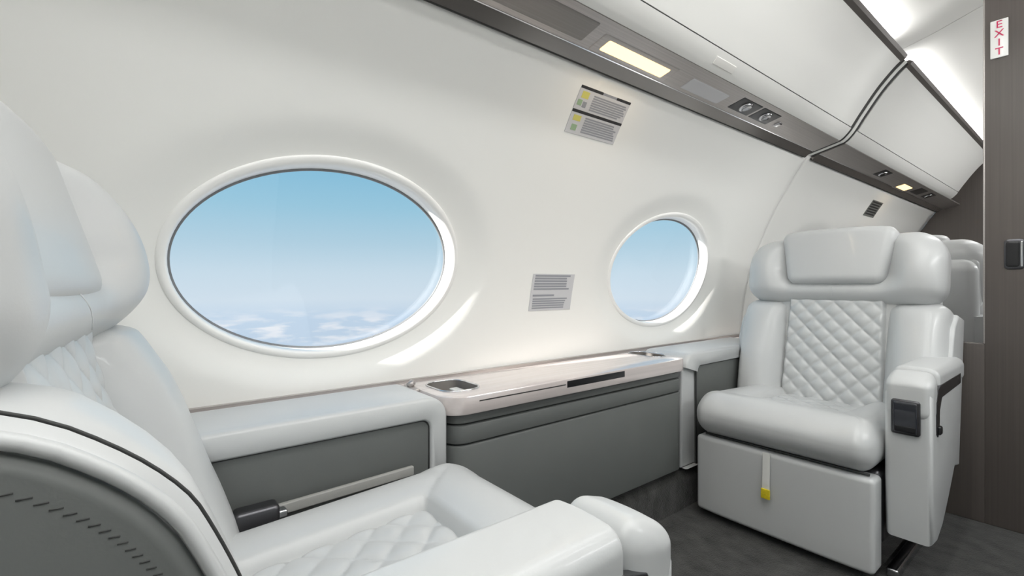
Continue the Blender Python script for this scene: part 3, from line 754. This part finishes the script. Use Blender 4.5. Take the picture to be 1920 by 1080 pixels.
        def side_out(d, n=60, so_=so_):
            ts = np.linspace(-0.14, 0.415 - so_ - d, n)
            fr = [(t, nfront(min(t + so_ + d, 0.41)) - so_ - 0.003 - d) for t in ts]
            return fr + [(0.415 - so_ - d, -0.165), (-0.14, -0.165)]
        P('side_shell', prism(side_out(0), 0.27, 0.357, lambda t, v, n, s=s: Bk(t, s * v, n), 0.010, 3), shell, angle=50)
        if s < 0 and shell is M_GREY:
            pip = [Bk(t, s * 0.3515, n) for t, n in side_out(-0.004)[:60]]
            P('shell_piping', tube(pip, 0.0046, 8), M_LEATHER)
        if s < 0 and shell is M_GREY:
            pts = side_out(0.012, 210)[:210]; st = []
            for i in range(4, 208, 2):
                (t0, n0), (t1, n1) = pts[i], pts[i + 1]
                a = Vector(Bk(t0, s * 0.3570, n0)); b2 = Vector(Bk(t1 - 0.001, s * 0.3570, n1 - 0.0035))
                st.append(tube([a, b2], 0.00055, 5))
            o = P('stitching', join(*st), M_DKSEAM); o['kind'] = 'stuff'
            sm = [Bk(t, s * (0.3478), n) for t, n in side_out(-0.013)[:60]]
            P('bolster_seam', tube(sm, 0.0011, 6), M_DKSEAM)
    P('back_shell', rbox((-0.14, -0.30, -0.175), (0.60, 0.30, -0.10), (0.05, 0.05, 0.035), (6, 6, 2), 4, Bk), shell)

    # upper section: neck roll flanked by forward wings
    def upper(t, v, m):
        av = abs(v)
        y = (t - 0.388) / (0.668 - 0.388)
        g = math.sin(math.pi * min(max(0.12 + 0.82 * y, 0), 1)) ** 0.75
        wing = sst(0.150, 0.245, av)
        neck = 0.028 * math.sin(math.pi * min(max((t - 0.375) / 0.12, 0), 1)) * (1 - wing)
        n1 = 0.004 + neck + wing * (0.078 * g - 0.006)
        nar = 1 - 0.10 * sst(0.55, 1.0, y) ** 1.5 - 0.03 * (1 - sst(0.0, 0.3, y))
        return Bk(t + up_t, v * nar, -0.115 + (n1 + 0.115) * m)
    P('upper_back', rbox((0.388, -0.335, 0.0), (0.668, 0.335, 1.0), (0.060, 0.075, 0.42), (16, 40, 4), 7, upper), M_LEATHER)
    P('neck_seam', tube([Bk(t + up_t, 0.0, 0.034 * math.sin(math.pi * min(max((t - 0.375) / 0.12, 0), 1)) + 0.003) for t in np.linspace(0.412, 0.452, 8)], 0.0007, 5), M_LEATHER)
    # headrest pad
    def pad_(t, v, n):
        y = (t - 0.462) / (0.690 - 0.462)
        k = 0.80 + 0.20 * y ** 0.8 if y > 0 else 0.80
        n2 = n + 0.010 * (1 - (v / 0.2) ** 2) * sst(0.02, 0.05, n)
        return Bk(t - (0.012 * (abs(v) / 0.2) ** 3 if y > 0.7 else 0) + pad_t, v * k, n2 + pad_n - head_tilt * (y - 0.3))
    P('headrest', rbox((0.462, -0.200, -0.035), (0.690, 0.200, 0.050), (0.032, 0.034, 0.028), (12, 14, 3), 6, pad_), M_LEATHER)

    # inboard armrest
    a0 = arm_u; v0, v1 = -0.380, -0.272
    out = [(a0 + 0.012, 0.135), (a0 + 0.004, 0.30), (a0 + 0.002, 0.555), (a0 + 0.40, 0.555), (a0 + 0.405, 0.44), (a0 + 0.385, 0.37), (a0 + 0.32, 0.29), (a0 + 0.22, 0.21), (a0 + 0.14, 0.155), (a0 + 0.07, 0.130)]
    P('arm_panel', prism(out, v0, v1, Mp, 0.016, 4), M_LEATHER, angle=60)
    def padw(u, v, w):
        return Mp(u, v, w)
    P('arm_pad', rbox((a0 + 0.088, v0 - 0.001, 0.540), (a0 + 0.46, v1 + 0.001, 0.612), (0.014, 0.022, 0.022), (8, 4, 2), 5, lambda u, v, w: Mp(u, v, w + 0.005 * (1 - ((v + 0.326) / 0.055) ** 2) * sst(0.58, 0.61, w))), M_LEATHER)
    def cap(u, v, w):
        x = sst(0.09, 0.0, u - a0)                 # droops at the nose
        top = sst(0.54, 0.612, w)
        return Mp(u, v, w - 0.020 * x * top + 0.004 * (1 - ((v + 0.326) / 0.055) ** 2) * top)
    P('arm_end_cap', rbox((a0 - 0.003, v0 - 0.001, 0.470), (a0 + 0.085, v1 + 0.001, 0.612), (0.034, 0.022, 0.034), (6, 4, 4), 6, cap), M_LEATHER)
    P('arm_seam', tube([Mp(u, v0 + 0.0095, 0.6065) for u in np.linspace(a0 + 0.10, a0 + 0.44, 10)], 0.0010, 5), M_SEAM)
    # control screen on the nose, dark inlay and lever on the outer face
    sc = P('control_screen', rbox((a0 - 0.010, -0.356, 0.436), (a0 + 0.010, -0.291, 0.534), (0.004, 0.008, 0.008), (1, 1, 1), 3, Mp), M_DARKMETAL)
    P('screen_glass', rbox((a0 - 0.0125, -0.350, 0.4425), (a0 + 0.004, -0.297, 0.528), (0.002, 0.005, 0.005), (1, 1, 1), 3, Mp), M_SCREEN, sc)
    P('screen_keys', rbox((a0 - 0.0130, -0.348, 0.4440), (a0 + 0.004, -0.299, 0.462), (0.002, 0.003, 0.003), (1, 1, 1), 2, Mp), M_BLACK, sc)
    inl = [(a0 + 0.385, 0.572), (a0 + 0.10, 0.572), (a0 + 0.060, 0.560), (a0 + 0.044, 0.53), (a0 + 0.046, 0.44), (a0 + 0.062, 0.43), (a0 + 0.078, 0.45), (a0 + 0.082, 0.50), (a0 + 0.11, 0.535), (a0 + 0.385, 0.540)]
    P('side_inlay', prism(inl, v0 - 0.0025, v0 + 0.01, Mp, 0.0015, 2), M_DARKMETAL, smooth=False)
    P('lever', rbox((a0 + 0.052, v0 - 0.010, 0.438), (a0 + 0.076, v0, 0.462), 0.005, (1, 1, 1), 3, Mp), M_BLACK)
    return root, Mp, Bk

far_seat, MF, BF = seat('cabin_seat', 'pale grey leather seat by the wood divider, facing the camera', 1.63, 1, shell=M_LEATHER)
near_seat, MN, BN = seat('cabin_seat', 'large pale grey leather seat in the left foreground seen from its side', 0.602, -1, back_shift=0.074, arm_u=0.125, recline=18.0, yaw=0.135, qh=0.007, bol_add=0.012, bol_low=0.026, lift=0.025, up_t=-0.017, pad_t=-0.036, pad_n=-0.02, shell_off=0.008)
rear_seat, MR, BR = seat('cabin_seat', 'pale leather seat half hidden behind the far seat, next to the divider', 3.36, -1, YC=0.625, recline=12.0, shell=M_LEATHER)

# pull strap with yellow tag on the far footrest
ps = thing('pull_strap', (1.622, 0.70, 0.27), 'white pull strap with yellow tag hanging on the far seat footrest', 'strap')
mesh_from('webbing', *rbox((1.6235, 0.690, 0.188), (1.6275, 0.713, 0.305), 0.001, (1, 1, 4), 2, lambda x, y, z: (x - 0.012 * sst(0.30, 0.18, z), y - 0.004 * sst(0.30, 0.18, z), z)), M_WEB, ps)
mesh_from('tag', *rbox((1.606, 0.683, 0.160), (1.612, 0.711, 0.192), 0.002, (1, 1, 1), 2), M_TAGY, ps)

# seat belt of the near seat: strap along the cushion edge and dark buckle
sb = thing('seat_belt', (0.3, 0.985, 0.45), 'grey seat belt with dark buckle lying along the near seat cushion', 'seat belt')
mesh_from('strap', *rbox((0.215, 0.985, 0.424), (0.50, 0.996, 0.445), 0.003, (10, 1, 1), 2, lambda x, y, z: (x, y, z - 0.008 + 0.008 * (x - 0.18) / 0.32)), M_STRAP, sb)
mesh_from('buckle', *rbox((0.138, 0.955, 0.414), (0.214, 0.996, 0.452), 0.010, (2, 2, 2), 4), M_DARKMETAL, sb)
mesh_from('buckle_tongue', *rbox((0.208, 0.962, 0.422), (0.228, 0.992, 0.436), 0.004, (1, 1, 1), 2), M_CHROME, sb)
